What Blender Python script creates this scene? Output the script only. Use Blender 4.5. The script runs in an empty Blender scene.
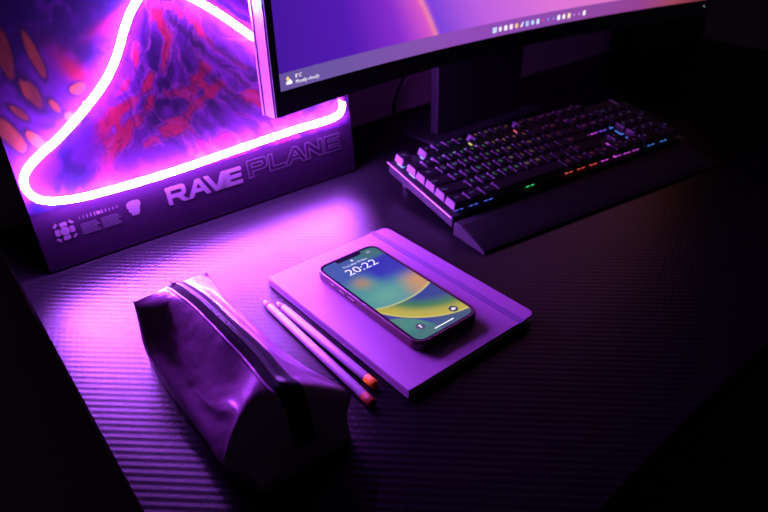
import bpy, bmesh, math, random
import numpy as np
from mathutils import Vector, Matrix

random.seed(4)
SC = bpy.context.scene
COL = SC.collection
PI = math.pi

# ------------------------------------------------------------------ helpers
def lin(r, g, b):
    f = lambda c: (c / 255 / 12.92) if c / 255 <= 0.04045 else ((c / 255 + 0.055) / 1.055) ** 2.4
    return (f(r), f(g), f(b), 1.0)

def link(o, parent=None):
    COL.objects.link(o)
    if parent is not None:
        o.parent = parent
    return o

def obj(name, bm, mats, parent=None, smooth=False, label=None):
    me = bpy.data.meshes.new(name)
    bm.normal_update()
    bm.to_mesh(me)
    bm.free()
    for m in (mats if isinstance(mats, (list, tuple)) else [mats]):
        me.materials.append(m)
    if smooth:
        for p in me.polygons:
            p.use_smooth = True
    o = bpy.data.objects.new(name, me)
    if label:
        o['label'] = label
    return link(o, parent)

def obj_mesh(name, me, mat, parent=None, label=None):
    me.materials.clear()
    me.materials.append(mat)
    o = bpy.data.objects.new(name, me)
    if label:
        o['label'] = label
    return link(o, parent)

def thing(name, label, cat, loc=(0, 0, 0), rot=(0, 0, 0), group=None):
    o = bpy.data.objects.new(name, None)
    o.empty_display_size = 0.03
    link(o)
    o.location = loc
    o.rotation_euler = rot
    o['label'] = label
    o['category'] = cat
    if group:
        o['group'] = group
    return o

def tag(o, label, cat, group=None):
    o['label'] = label
    o['category'] = cat
    if group:
        o['group'] = group

def box(bm, x0, x1, y0, y1, z0, z1, mi=0):
    vs = [bm.verts.new(p) for p in ((x0, y0, z0), (x1, y0, z0), (x1, y1, z0), (x0, y1, z0),
                                    (x0, y0, z1), (x1, y0, z1), (x1, y1, z1), (x0, y1, z1))]
    for f in ((3, 2, 1, 0), (4, 5, 6, 7), (0, 1, 5, 4), (1, 2, 6, 5), (2, 3, 7, 6), (3, 0, 4, 7)):
        bm.faces.new([vs[i] for i in f]).material_index = mi
    return vs

def bevel(bm, w, seg=2, edges=None):
    bmesh.ops.bevel(bm, geom=list(edges if edges is not None else bm.edges), offset=w, segments=seg,
                    profile=0.5, affect='EDGES', clamp_overlap=True)

def rrect(x0, x1, y0, y1, radii, n=8):
    """closed outline, corners in the order (x0,y0) (x1,y0) (x1,y1) (x0,y1)"""
    pts = []
    cs = ((x0, y0, 1, 1, PI), (x1, y0, -1, 1, 1.5 * PI), (x1, y1, -1, -1, 0), (x0, y1, 1, -1, .5 * PI))
    for (cx, cy, sx, sy, a0), r in zip(cs, radii):
        if r <= 0:
            pts.append((cx, cy))
            continue
        for k in range(n + 1):
            a = a0 + .5 * PI * k / n
            pts.append((cx + sx * r + r * math.cos(a), cy + sy * r + r * math.sin(a)))
    return pts

def prism(bm, pts, z0, z1, mi=0):
    lo = [bm.verts.new((x, y, z0)) for x, y in pts]
    hi = [bm.verts.new((x, y, z1)) for x, y in pts]
    n = len(pts)
    bm.faces.new(lo[::-1]).material_index = mi
    bm.faces.new(hi).material_index = mi
    for i in range(n):
        bm.faces.new((lo[i], lo[(i + 1) % n], hi[(i + 1) % n], hi[i])).material_index = mi
    return lo, hi

def stack(bm, rings, cap=True):
    """rings: list of (outline, z)"""
    R = [[bm.verts.new((x, y, z)) for x, y in o] for o, z in rings]
    n = len(R[0])
    for a, b in zip(R, R[1:]):
        for i in range(n):
            bm.faces.new((a[i], a[(i + 1) % n], b[(i + 1) % n], b[i]))
    if cap:
        bm.faces.new(R[0][::-1])
        bm.faces.new(R[-1])

def smooth_path(P, sub=8, closed=False):
    P = [Vector(p) for p in P]
    out = []
    n = len(P)
    for i in range(n - 1):
        p0 = P[max(i - 1, 0)]; p1 = P[i]; p2 = P[i + 1]; p3 = P[min(i + 2, n - 1)]
        for k in range(sub):
            t = k / sub
            out.append(.5 * ((2 * p1) + (p2 - p0) * t + (2 * p0 - 5 * p1 + 4 * p2 - p3) * t * t
                             + (3 * p1 - p0 - 3 * p2 + p3) * t ** 3))
    out.append(P[-1])
    return out

def tube(bm, path, r, seg=14, cap=True, up=Vector((0, 1, 0))):
    rings = []
    for i, p in enumerate(path):
        d = (path[min(i + 1, len(path) - 1)] - path[max(i - 1, 0)]).normalized()
        a = d.cross(up).normalized()
        b = d.cross(a).normalized()
        rr = r(i / (len(path) - 1)) if callable(r) else r
        rings.append([bm.verts.new(p + (a * math.cos(2 * PI * k / seg) + b * math.sin(2 * PI * k / seg)) * rr)
                      for k in range(seg)])
    for A, B in zip(rings, rings[1:]):
        for k in range(seg):
            bm.faces.new((A[k], A[(k + 1) % seg], B[(k + 1) % seg], B[k]))
    if cap:
        bm.faces.new(rings[0][::-1])
        bm.faces.new(rings[-1])

def strip_mesh(name, curve_data):
    o = bpy.data.objects.new(name, curve_data)
    COL.objects.link(o)
    dg = bpy.context.evaluated_depsgraph_get()
    dg.update()
    me = bpy.data.meshes.new_from_object(o.evaluated_get(dg))
    bpy.data.objects.remove(o)
    return me

def text_mesh(name, s, size, align='CENTER', extrude=0.0):
    c = bpy.data.curves.new(name, 'FONT')
    c.body = s
    c.size = size
    c.align_x = align
    c.align_y = 'CENTER'
    c.extrude = extrude
    c.resolution_u = 3
    return strip_mesh(name, c)

def filled_loops(name, loops, extrude):
    c = bpy.data.curves.new(name, 'CURVE')
    c.dimensions = '2D'
    c.fill_mode = 'BOTH'
    c.extrude = extrude
    for L in loops:
        s = c.splines.new('POLY')
        s.points.add(len(L) - 1)
        for p, (x, y) in zip(s.points, L):
            p.co = (x, y, 0, 1)
        s.use_cyclic_u = True
    return strip_mesh(name, c)

# ---- numpy noise for printed / displayed pictures
def vnoise(x, y, seed=0):
    xi = np.floor(x).astype(np.int64); yi = np.floor(y).astype(np.int64)
    xf = x - xi; yf = y - yi
    def h(a, b):
        n = (a * 374761393 + b * 668265263 + seed * 974711) & 0xffffffff
        n = ((n ^ (n >> 13)) * 1274126177) & 0xffffffff
        return ((n ^ (n >> 16)) & 0xffff) / 65535.0
    u = xf * xf * (3 - 2 * xf); v = yf * yf * (3 - 2 * yf)
    return (h(xi, yi) * (1 - u) + h(xi + 1, yi) * u) * (1 - v) + (h(xi, yi + 1) * (1 - u) + h(xi + 1, yi + 1) * u) * v

def fbm(x, y, o=5, seed=0):
    s = 0; a = .5; t = 0
    for k in range(o):
        s = s + a * vnoise(x * 2 ** k, y * 2 ** k, seed + k * 17); t += a; a *= .5
    return s / t

def sstep(a, b, x):
    t = np.clip((x - a) / (b - a), 0, 1)
    return t * t * (3 - 2 * t)

def mixc(A, B, t):  # blend colour field A towards colour (or field) B
    return A * (1 - t[..., None]) + np.array(B)[..., :] * t[..., None]

def color_grid(name, pos, col, mat, parent, mask=None):
    """pos: (H,W,3) points, col: (H,W,3) linear colours -> one mesh with a colour attribute"""
    H, W = pos.shape[:2]
    idx = np.arange(H * W).reshape(H, W)
    q = np.stack([idx[:-1, :-1], idx[:-1, 1:], idx[1:, 1:], idx[1:, :-1]], -1).reshape(-1, 4)
    me = bpy.data.meshes.new(name)
    me.from_pydata(pos.reshape(-1, 3).tolist(), [], q.tolist())
    at = me.color_attributes.new('picture', 'FLOAT_COLOR', 'POINT')
    rgba = np.concatenate([col.reshape(-1, 3), np.ones((H * W, 1))], 1).astype(np.float32)
    at.data.foreach_set('color', rgba.ravel())
    me.update()
    return obj_mesh(name, me, mat, parent)

# ------------------------------------------------------------------ materials
def mat(name, color, rough=.5, metal=0, emit=None, strength=0, coat=0, spec=.5, aniso=0):
    m = bpy.data.materials.new(name)
    m.use_nodes = True
    b = m.node_tree.nodes['Principled BSDF']
    b.inputs['Base Color'].default_value = color if len(color) == 4 else (*color, 1)
    b.inputs['Roughness'].default_value = rough
    b.inputs['Metallic'].default_value = metal
    b.inputs['Specular IOR Level'].default_value = spec
    b.inputs['Coat Weight'].default_value = coat
    if emit is not None:
        b.inputs['Emission Color'].default_value = emit if len(emit) == 4 else (*emit, 1)
        b.inputs['Emission Strength'].default_value = strength
    return m

def N(m, t, **kw):
    n = m.node_tree.nodes.new(t)
    for k, v in kw.items():
        setattr(n, k, v)
    return n

def L(m, a, b):
    m.node_tree.links.new(a, b)

def math_node(m, op, a, b=None):
    n = N(m, 'ShaderNodeMath', operation=op)
    for i, v in enumerate((a, b)):
        if v is None:
            continue
        if isinstance(v, (int, float)):
            n.inputs[i].default_value = v
        else:
            L(m, v, n.inputs[i])
    return n.outputs[0]

def add_noise_bump(m, scale, dist, strength=.5, detail=4, rough_var=0, col_var=None):
    b = m.node_tree.nodes['Principled BSDF']
    tc = N(m, 'ShaderNodeTexCoord')
    nz = N(m, 'ShaderNodeTexNoise')
    nz.inputs['Scale'].default_value = scale
    nz.inputs['Detail'].default_value = detail
    L(m, tc.outputs['Object'], nz.inputs['Vector'])
    bp = N(m, 'ShaderNodeBump')
    bp.inputs['Distance'].default_value = dist
    bp.inputs['Strength'].default_value = strength
    L(m, nz.outputs['Fac'], bp.inputs['Height'])
    L(m, bp.outputs['Normal'], b.inputs['Normal'])
    if rough_var:
        r0 = b.inputs['Roughness'].default_value
        mr = N(m, 'ShaderNodeMapRange')
        mr.inputs['To Min'].default_value = max(0, r0 - rough_var)
        mr.inputs['To Max'].default_value = min(1, r0 + rough_var)
        L(m, nz.outputs['Fac'], mr.inputs['Value'])
        L(m, mr.outputs['Result'], b.inputs['Roughness'])
    if col_var:
        mx = N(m, 'ShaderNodeMix', data_type='RGBA')
        mx.inputs[6].default_value = b.inputs['Base Color'].default_value
        mx.inputs[7].default_value = (*col_var, 1)
        L(m, nz.outputs['Fac'], mx.inputs[0])
        L(m, mx.outputs[2], b.inputs['Base Color'])
    return m

def picture_print(name, rough=.4):
    m = mat(name, (0, 0, 0), rough)
    a = N(m, 'ShaderNodeAttribute', attribute_name='picture')
    L(m, a.outputs['Color'], m.node_tree.nodes['Principled BSDF'].inputs['Base Color'])
    return m

def picture_screen(name, strength, rough=.12):
    m = mat(name, (.004, .004, .005), rough)
    b = m.node_tree.nodes['Principled BSDF']
    a = N(m, 'ShaderNodeAttribute', attribute_name='picture')
    L(m, a.outputs['Color'], b.inputs['Emission Color'])
    b.inputs['Emission Strength'].default_value = strength
    return m

NEON = (.44, .090, 1.0)
NEON_L = 1050
M_neon = mat('neon_tube_glow', (.8, .6, .9), .4, emit=NEON, strength=NEON_L)
M_cap = mat('neon_end_silicone', lin(220, 130, 190), .4)

# carbon-weave table top
M_desk = mat('carbon_weave_laminate', (.05, .05, .056), .27, spec=1.0)
def desk_nodes():
    m = M_desk
    b = m.node_tree.nodes['Principled BSDF']
    tc = N(m, 'ShaderNodeTexCoord')
    sp = N(m, 'ShaderNodeSeparateXYZ')
    L(m, tc.outputs['Object'], sp.inputs[0])
    x, y = sp.outputs[0], sp.outputs[1]
    s = math_node(m, 'ADD', math_node(m, 'MULTIPLY', x, .665 / .0064), math_node(m, 'MULTIPLY', y, .747 / .0064))
    t = math_node(m, 'ADD', math_node(m, 'MULTIPLY', x, .747 / .0058), math_node(m, 'MULTIPLY', y, -.665 / .0058))
    # rib profile, each rib slipping by half a cell against its neighbour
    ribs = math_node(m, 'SINE', math_node(m, 'MULTIPLY', s, 2 * PI))
    cell = math_node(m, 'SINE', math_node(m, 'MULTIPLY', math_node(m, 'ADD', t, math_node(m, 'MULTIPLY', math_node(m, 'FLOOR', s), .5)), 2 * PI))
    fine = math_node(m, 'SINE', math_node(m, 'MULTIPLY', t, 2 * PI * 5))
    h = math_node(m, 'ADD', ribs, math_node(m, 'ADD', math_node(m, 'MULTIPLY', cell, .35), math_node(m, 'MULTIPLY', fine, .12)))
    bp = N(m, 'ShaderNodeBump')
    bp.inputs['Distance'].default_value = .00008
    bp.inputs['Strength'].default_value = .8
    L(m, h, bp.inputs['Height'])
    mx = N(m, 'ShaderNodeMix', data_type='RGBA')
    mx.inputs[6].default_value = (.0015, .0015, .0018, 1)
    mx.inputs[7].default_value = (.004, .004, .0045, 1)
    L(m, math_node(m, 'MULTIPLY_ADD', h, .35), mx.inputs[0])
    df = N(m, 'ShaderNodeBsdfDiffuse'); gl = N(m, 'ShaderNodeBsdfGlossy', distribution='BECKMANN')
    gl.inputs['Roughness'].default_value = .38
    L(m, mx.outputs[2], df.inputs['Color'])
    L(m, bp.outputs['Normal'], df.inputs['Normal']); L(m, bp.outputs['Normal'], gl.inputs['Normal'])
    fr = N(m, 'ShaderNodeFresnel'); fr.inputs['IOR'].default_value = 1.275
    ms = N(m, 'ShaderNodeMixShader')
    L(m, fr.outputs[0], ms.inputs[0]); L(m, df.outputs[0], ms.inputs[1]); L(m, gl.outputs[0], ms.inputs[2])
    out = [n for n in m.node_tree.nodes if n.type == 'OUTPUT_MATERIAL'][0]
    L(m, ms.outputs[0], out.inputs['Surface'])
    m.node_tree.nodes.remove(b)
desk_nodes()
M_deskedge = mat('black_desk_edge', (.008, .008, .009), .6)
M_black = add_noise_bump(mat('black_plastic', (.008, .008, .010), .55, spec=.25), 900, .0001, .3)
M_gloss = mat('glossy_black_plastic', (.008, .008, .010), .15)
M_board = add_noise_bump(mat('panel_black_coating', (.0050, .0022, .0062), .6, spec=.0), 500, .0001, .2)
M_print = picture_print('panel_art_print', .7)
M_print.node_tree.nodes['Principled BSDF'].inputs['Specular IOR Level'].default_value = .05
M_mark = mat('silver_print', (.025, .019, .025), .5)
M_markdim = mat('grey_print', (.0048, .0036, .0062), .5)
M_markmid = mat('dim_outline_print', (.0068, .0046, .0085), .5)
M_side = mat('silver_monitor_shell', (.075, .05, .072), .45, metal=.3)
M_screen = picture_screen('monitor_display', 1.0)
M_phone_screen = picture_screen('phone_display', .92, .08)
M_floor = add_noise_bump(mat('dark_floor', (.012, .012, .013), .8), 6, .001, .3, col_var=(.02, .018, .02))
M_wall = add_noise_bump(mat('dark_wall_paint', (.38, .20, .29), .9), 60, .001, .2)
M_cover = add_noise_bump(mat('lilac_notebook_cover', (.170, .078, .180), .55), 700, .00012, .35)
M_band = mat('lilac_elastic', (.085, .042, .13), .75)
M_page = mat('notebook_paper', (.55, .5, .45), .9)
M_case = add_noise_bump(mat('plum_phone_case', (.038, .007, .013), .35), 300, .0001, .2)
M_glass = mat('phone_black_glass', (.004, .004, .006), .08)
M_leather = mat('metallic_purple_leather', (.26, .11, .26), .30, metal=.5)
M_zip = mat('dark_zip_tape', (.004, .003, .005), .9, spec=.1)
M_teeth = mat('black_zip_teeth', (.006, .005, .007), .4, spec=.3)
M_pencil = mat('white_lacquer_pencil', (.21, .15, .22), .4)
M_wood = add_noise_bump(mat('pencil_wood', (.5, .32, .18), .8), 300, .0002)
M_graphite = mat('pencil_lead', (.05, .05, .055), .4)
M_red = mat('red_dipped_lacquer', (.40, .16, .003), .5, spec=.05)
M_darkred = mat('dark_red_dipped_lacquer', (.13, .02, .004), .5, spec=.05)
M_alu = mat('brushed_aluminium', (.20, .17, .21), .35, metal=1)
M_plate = add_noise_bump(mat('black_anodised_plate', (.008, .008, .009), .6, spec=.2), 600, .0001, .2)
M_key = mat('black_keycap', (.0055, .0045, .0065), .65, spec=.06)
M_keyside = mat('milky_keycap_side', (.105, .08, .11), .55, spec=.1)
M_switch = mat('smoky_switch_housing', (.10, .10, .11), .3)
M_rest = add_noise_bump(mat('soft_black_wrist_rest', (.010, .011, .012), .75, spec=.15), 900, .0002, .4)
M_frost = mat('white_icon', (0, 0, 0), .5, emit=(.95, .93, 1), strength=1.2)
M_uiwhite = mat('phone_white_glyph', (0, 0, 0), .5, emit=(.72, .95, .92), strength=.8)
M_uidark = mat('phone_button_disc', (0, 0, 0), .5, emit=lin(45, 70, 60), strength=1)

# ------------------------------------------------------------------ setting
bm = bmesh.new(); box(bm, -2.2, 2.6, -2.0, .62, -.76, -.74)
o = obj('floor', bm, M_floor); o['kind'] = 'structure'; o['label'] = 'dark floor below the desk'; 
bm = bmesh.new(); box(bm, -2.2, 2.6, .412, .512, -.74, 1.7)
o = obj('wall_back', bm, M_wall); o['kind'] = 'structure'; o['label'] = 'dim wall behind the desk'

# desk: carbon top, edge, legs
desk = thing('desk', 'black gaming desk with a ribbed carbon-weave top', 'desk', (0, 0, -.74))
bm = bmesh.new()
front = [(x, -.285 + .050 * (1 - math.exp(-(x + .271) / .30))) for x in np.linspace(-.271, 1.13, 40)]
prism(bm, [(float(x), float(y)) for x, y in front] + [(1.13, .409), (-.271, .409)], .715, .74)
obj('tabletop', bm, M_desk, desk)
for (x, y) in ((-.2, .34), (1.05, .34), (-.2, -.18), (1.05, -.18)):
    bm = bmesh.new(); box(bm, x - .025, x + .025, y - .025, y + .025, 0.0005, .7148); bevel(bm, .003)
    obj('leg', bm, M_deskedge, desk)

# ------------------------------------------------------------------ neon panel
PAN_LEAN = math.atan(.1)
panel = thing('neon_light_panel', 'upright art panel with a glowing purple neon outline behind the monitor', 'neon sign',
              (0, .272, .0014), (-PAN_LEAN, 0, 0))
PX0, PX1, PH = -.243, .150, .345
bm = bmesh.new(); box(bm, PX0, PX1, 0, .014, 0, PH); bevel(bm, .0012)
obj('board', bm, M_board, panel)
bm = bmesh.new()
vs = [(-.07, .0145, .20), (-.03, .0145, .20), (-.03, .075, .0075), (-.07, .075, .0075)]
a = [bm.verts.new(v) for v in vs]; b_ = [bm.verts.new((v[0], v[1] + .004, v[2])) for v in vs]
bm.faces.new(a); bm.faces.new(b_[::-1])
for i in range(4):
    bm.faces.new((a[i], b_[i], b_[(i + 1) % 4], a[(i + 1) % 4]))
obj('rear_prop', bm, M_board, panel)

def art():
    W, H = 300, 215
    xs = np.linspace(PX0 + .001, PX1 - .001, W); zs = np.linspace(.0655, PH - .001, H)
    X, Z = np.meshgrid(xs, zs)
    pos = np.stack([X, np.full_like(X, -.0006), Z], -1)
    # domain warp
    wx = fbm(X * 22, Z * 22, 4, 3) - .5; wz = fbm(X * 22 + 9, Z * 22 - 4, 4, 8) - .5
    # mountain coordinates: ridges fall away from the summit
    sx, sz = -.062, .262
    dx = X - sx; dz = sz - Z
    ang = np.arctan2(dx + .035 * wx, dz + .035 * wz + .02)
    rad = np.sqrt(dx * dx + dz * dz)
    r1 = fbm(ang * 4.2 + 3.0, rad * 11 + wx * 2.2, 5, 21)
    r2 = fbm(ang * 9 + wx * 1.4, rad * 16 + 5 + wz * 2, 5, 33)
    r3 = fbm(ang * 20, rad * 26 + wx * 3, 4, 44)
    blue = np.array(lin(128, 50, 168)[:3]); deep = np.array(lin(58, 22, 105)[:3])
    red = np.array(lin(250, 56, 92)[:3]); pink = np.array(lin(250, 150, 235)[:3]); vio = np.array(lin(170, 80, 205)[:3])
    C = np.ones(X.shape + (3,)) * blue
    C = mixc(C, deep, sstep(.45, .65, r2))
    C = mixc(C, vio, sstep(.50, .72, r3) * .75)
    # crimson flows running down from the summit
    wX = X + .016 * wx + .005 * (fbm(X * 90, Z * 90, 3, 90) - .5); wZ = Z + .016 * wz + .005 * (fbm(X * 90 + 7, Z * 90, 3, 91) - .5)
    def flow(pts, w):
        d = np.full(X.shape, 9.0)
        for (x0, z0), (x1, z1) in zip(pts, pts[1:]):
            vx, vz = x1 - x0, z1 - z0
            t = np.clip(((wX - x0) * vx + (wZ - z0) * vz) / (vx * vx + vz * vz), 0, 1)
            d = np.minimum(d, np.hypot(wX - x0 - t * vx, wZ - z0 - t * vz))
        return np.clip(1.25 - d / w, 0, 1)
    fl = np.maximum.reduce([flow([(-.076, .240), (-.067, .207), (-.079, .176), (-.104, .160), (-.140, .141), (-.183, .120)], .0085),
                            flow([(-.030, .166), (-.052, .148), (-.087, .150), (-.122, .128), (-.158, .092)], .0095),
                            flow([(-.016, .150), (-.045, .136), (-.075, .120), (-.112, .104)], .0075),
                            flow([(-.060, .236), (-.035, .216), (-.008, .186), (.018, .163)], .0050),
                            flow([(.02, .130), (.05, .112)], .009),
                            flow([(-.098, .205), (-.110, .180), (-.128, .164)], .005)])
    bend = ang - 2.2 * rad * sstep(.05, .16, rad)
    fil = fbm(bend * 7 + wx * 1.2, rad * 9 + wz * 1.5, 5, 121)
    fin = fbm(bend * 24 + wx * 2, rad * 14 + wz * 2, 4, 131)
    msk = fl * .52 + (fil - .5) * 1.5 + (fin - .5) * .5
    C = mixc(C, red, sstep(.20, .46, msk))
    C = mixc(C, pink, np.exp(-((msk - .17) / .06) ** 2) * .55 + sstep(.60, .74, fin) * .35 * sstep(0, .3, fl))
    C = mixc(C, deep * .5, np.exp(-((fin - .44) / .022) ** 2) * .65)
    # long dark folds on the right flank
    for (x0, z0, x1, z1) in ((-.060, .222, .020, .142), (-.020, .200, .03, .150), (-.035, .168, .015, .120)):
        vx, vz = x1 - x0, z1 - z0
        t = np.clip(((wX - x0) * vx + (wZ - z0) * vz) / (vx * vx + vz * vz), 0, 1)
        C = mixc(C, deep * .35, np.exp(-(np.hypot(wX - x0 - t * vx, wZ - z0 - t * vz) / .0035) ** 2) * .7)
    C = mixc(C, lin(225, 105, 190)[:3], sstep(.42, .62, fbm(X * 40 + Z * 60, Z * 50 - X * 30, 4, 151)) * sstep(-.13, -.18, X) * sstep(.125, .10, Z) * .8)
    crease = np.exp(-((r2 - .5) / .018) ** 2)
    C = mixc(C, deep * .5, crease * .55)
    # outside the mountain on the left: dark folds, blue haze and orange petals
    out = sstep(.012, .035, -(dx + .45 * dz * 1.05) - .005 + .01 * wx * 2)
    f1 = fbm(X * 30 + Z * 18 + wx * 2.5, Z * 34 - X * 12, 5, 61)
    D = np.ones(X.shape + (3,)) * np.array(lin(124, 54, 168)[:3])
    D = mixc(D, np.array(lin(30, 12, 110)[:3]), sstep(.46, .66, f1))
    D = mixc(D, np.array(lin(34, 14, 120)[:3]), sstep(.222, .245, Z + .01 * wz + .02 * wx))
    D = mixc(D, np.array(lin(150, 70, 200)[:3]), sstep(.60, .75, fbm(X * 60 - Z * 20, Z * 60 + wx * 4, 4, 71)) * .7)
    rp = np.exp(-(((X + .160) + .5 * (Z - .188)) / .010) ** 2 - ((Z - .188) / .024) ** 2)
    D = mixc(D, np.array(lin(225, 35, 60)[:3]), np.clip(rp * 1.2, 0, 1) * sstep(.3, .5, f1 + .12))
    rp = np.exp(-((X + .105) / .030) ** 2 - (((Z - .232) - .35 * (X + .11)) / .006) ** 2)
    D = mixc(D, np.array(lin(235, 50, 90)[:3]), np.clip(rp * 1.1, 0, 1))
    org = np.array((.95, .40, .03))
    for (px, pz, a, b, t) in ((-.2035, .1765, .0085, .021, .30), (-.1890, .1645, .0055, .013, .45), (-.2335, .148, .0075, .021, .35),
                              (-.2165, .217, .0065, .025, -.03), (-.1925, .214, .0042, .024, .12), (-.221, .166, .0045, .014, .6),
                              (-.2145, .137, .005, .013, .5), (-.163, .176, .008, .0055, .2), (-.236, .212, .005, .02, 0), (-.178, .150, .005, .009, .6)):
        ux = (X - px) * math.cos(t) + (Z - pz) * math.sin(t); uz = -(X - px) * math.sin(t) + (Z - pz) * math.cos(t)
        e = np.sqrt((ux / a) ** 2 + (uz / b) ** 2) + .9 * wx + .8 * (fbm(X * 70, Z * 30, 3, 95) - .5)
        D = mixc(D, np.array(lin(16, 6, 60)[:3]), sstep(1.5, 1.05, e) * .8)
        D = mixc(D, org * (.35 + .9 * fbm(X * 160 + Z * 40, Z * 40 - X * 60, 4, 99))[..., None], sstep(1.05, .8, e))
        D = mixc(D, np.array(lin(150, 30, 70)[:3]), sstep(.3, -.4, uz / b) * sstep(1.05, .8, e) * .35)
    C = mixc(C, D, out) if False else C * (1 - out[..., None]) + D * out[..., None]
    C = C * .040
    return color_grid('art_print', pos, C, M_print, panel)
art()

# neon outline, centred 9 mm in front of the board
NP = [(-.005, .262), (-.035, .282), (-.062, .276), (-.0856, .2494), (-.0977, .2372), (-.1092, .2203), (-.1220, .1987), (-.1396, .1777), (-.1649, .1566),
      (-.1947, .1359), (-.2169, .1236), (-.2309, .1134), (-.2377, .1022), (-.2358, .0895), (-.2259, .0797),
      (-.2038, .0736), (-.1643, .0711), (-.0987, .0715), (-.0257, .0752), (.0549, .0793), (.1055, .0800), (.1245, .0823), (.1325, .0888), (.1342, .0975)]
NR = [(.105, .128), (.085, .146), (.060, .166), (.0328, .1898), (.0242, .1965), (.0038, .2144), (-.0158, .2303), (-.0330, .2424), (-.047, .2535), (-.060, .268), (-.075, .2605)]
full = NR[:8] + [(-.045, .2515), (-.056, .2610), (-.068, .2615)] + NP[3:]
path = smooth_path([(x, -.0085, z) for x, z in full], 6)
bm = bmesh.new(); tube(bm, path, .0035, 14)
obj('neon_tube', bm, M_neon, panel, True, 'glowing purple-white neon tube')
bm = bmesh.new(); tube(bm, [Vector((.1342, -.0085, z)) for z in (.0976, .0985, .1025, .1032)], lambda t: .0050 if .2 < t < .8 else .0046, 14)
obj('tube_end_cap', bm, M_cap, panel, True)
bm = bmesh.new(); tube(bm, [Vector((x, -.0085, z)) for x, z in ((.1054, .1277), (.1084, .1253))], .005, 14)
obj('tube_end_cap', bm, M_cap, panel, True)
for (x, z) in ((-.13, .0709), (.02, .0776), (-.16, .1603), (.0145, .2055)):
    bm = bmesh.new(); box(bm, x - .003, x + .003, -.0045, -.0002, z - .003, z + .003)
    obj('tube_clip', bm, M_cap, panel)

# lettering
GL = {
    'R': (1.26, [[(0, 0), (.27, 0), (.27, .34), (.60, .34), (.96, 0), (1.34, 0), (.97, .34), (1.10, .38), (1.20, .48), (1.22, .60), (1.22, .80), (1.17, .93), (1.05, 1), (-.05, 1), (-.05, .80), (0, .76)],
                 [(.27, .56), (.27, .77), (.88, .77), (.95, .74), (.95, .60), (.88, .56)]]),
    'A': (1.50, [[(0, 0), (.62, 1), (.93, 1), (1.52, 0), (1.20, 0), (1.06, .25), (.48, .25), (.32, 0)],
                 [(.61, .46), (.94, .46), (.775, .74)]]),
    'V': (1.50, [[(0, 1), (.32, 1), (.78, .30), (1.22, 1), (1.52, 1), (.93, 0), (.62, 0)]]),
    'E': (1.10, [[(0, 0), (1.1, 0), (1.1, .23), (.27, .23), (.27, .39), (1.06, .39), (1.06, .61), (.27, .61), (.27, .77), (1.1, .77), (1.1, 1), (0, 1)]]),
    'P': (1.24, [[(0, 0), (.27, 0), (.27, .32), (1.0, .32), (1.15, .36), (1.24, .48), (1.24, .84), (1.15, .96), (1.0, 1), (0, 1)],
                 [(.27, .55), (.27, .77), (.9, .77), (.97, .73), (.97, .59), (.9, .55)]]),
    'L': (1.10, [[(0, 0), (1.1, 0), (1.1, .24), (.27, .24), (.27, 1), (0, 1)]]),
    'N': (1.22, [[(0, 0), (.27, 0), (.27, .60), (.93, 0), (1.22, 0), (1.22, 1), (.95, 1), (.95, .40), (.29, 1), (0, 1)]]),
}
def outline_strips(loops, w, dx, s):
    bm = bmesh.new()
    for Lp in loops:
        P = [Vector((x + dx, y)) * s for x, y in Lp]
        n = len(P)
        ins, outs = [], []
        for i in range(n):
            d1 = (P[i] - P[i - 1]).normalized(); d2 = (P[(i + 1) % n] - P[i]).normalized()
            n1 = Vector((-d1.y, d1.x)); n2 = Vector((-d2.y, d2.x))
            mtr = (n1 + n2)
            k = w / 2 / max(.35, (mtr.length / 2)) 
            mtr = mtr.normalized() * k
            ins.append(bm.verts.new((P[i].x + mtr.x, P[i].y + mtr.y, 0))); outs.append(bm.verts.new((P[i].x - mtr.x, P[i].y - mtr.y, 0)))
        for i in range(n):
            bm.faces.new((outs[i], outs[(i + 1) % n], ins[(i + 1) % n], ins[i]))
    return bm
HT = .0208
# RAVE (solid)
cx = 0; loops = []
for ch, kern in (('R', .02), ('A', -.32), ('V', -.02), ('E', 0)):
    w, lp = GL[ch]
    loops += [[(x + cx, y) for x, y in q] for q in lp]
    cx += w + kern
sx = .0925 / cx
me = filled_loops('lettering', [[(x * sx, y * HT) for x, y in q] for q in loops], .0001)
o = obj_mesh('lettering', me, M_mark, panel, 'pale solid letters RAVE')
o.location = (-.1052, -.0004, .0322); o.rotation_euler = (PI / 2, 0, 0)
# PLANE (outlined)
bm = bmesh.new(); cx = 0
for ch, kern in (('P', .14), ('L', -.06), ('A', -.02), ('N', .16), ('E', 0)):
    w, lp = GL[ch]
    b2 = outline_strips(lp, .0011, cx, HT)
    me2 = bpy.data.meshes.new('t'); b2.to_mesh(me2); b2.free(); bm.from_mesh(me2); bpy.data.meshes.remove(me2)
    cx += w + kern
k = .1325 / (cx * HT)
for v in bm.verts:
    v.co.x *= k
o = obj('lettering', bm, M_markmid, panel, label='thin outlined letters PLANE')
o.location = (-.0040, -.0006, .0352); o.rotation_euler = (PI / 2, -.012, 0)

def flat(bm, pts, y=-.0006):
    bm.faces.new([bm.verts.new((x, y, z)) for x, z in pts])
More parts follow.
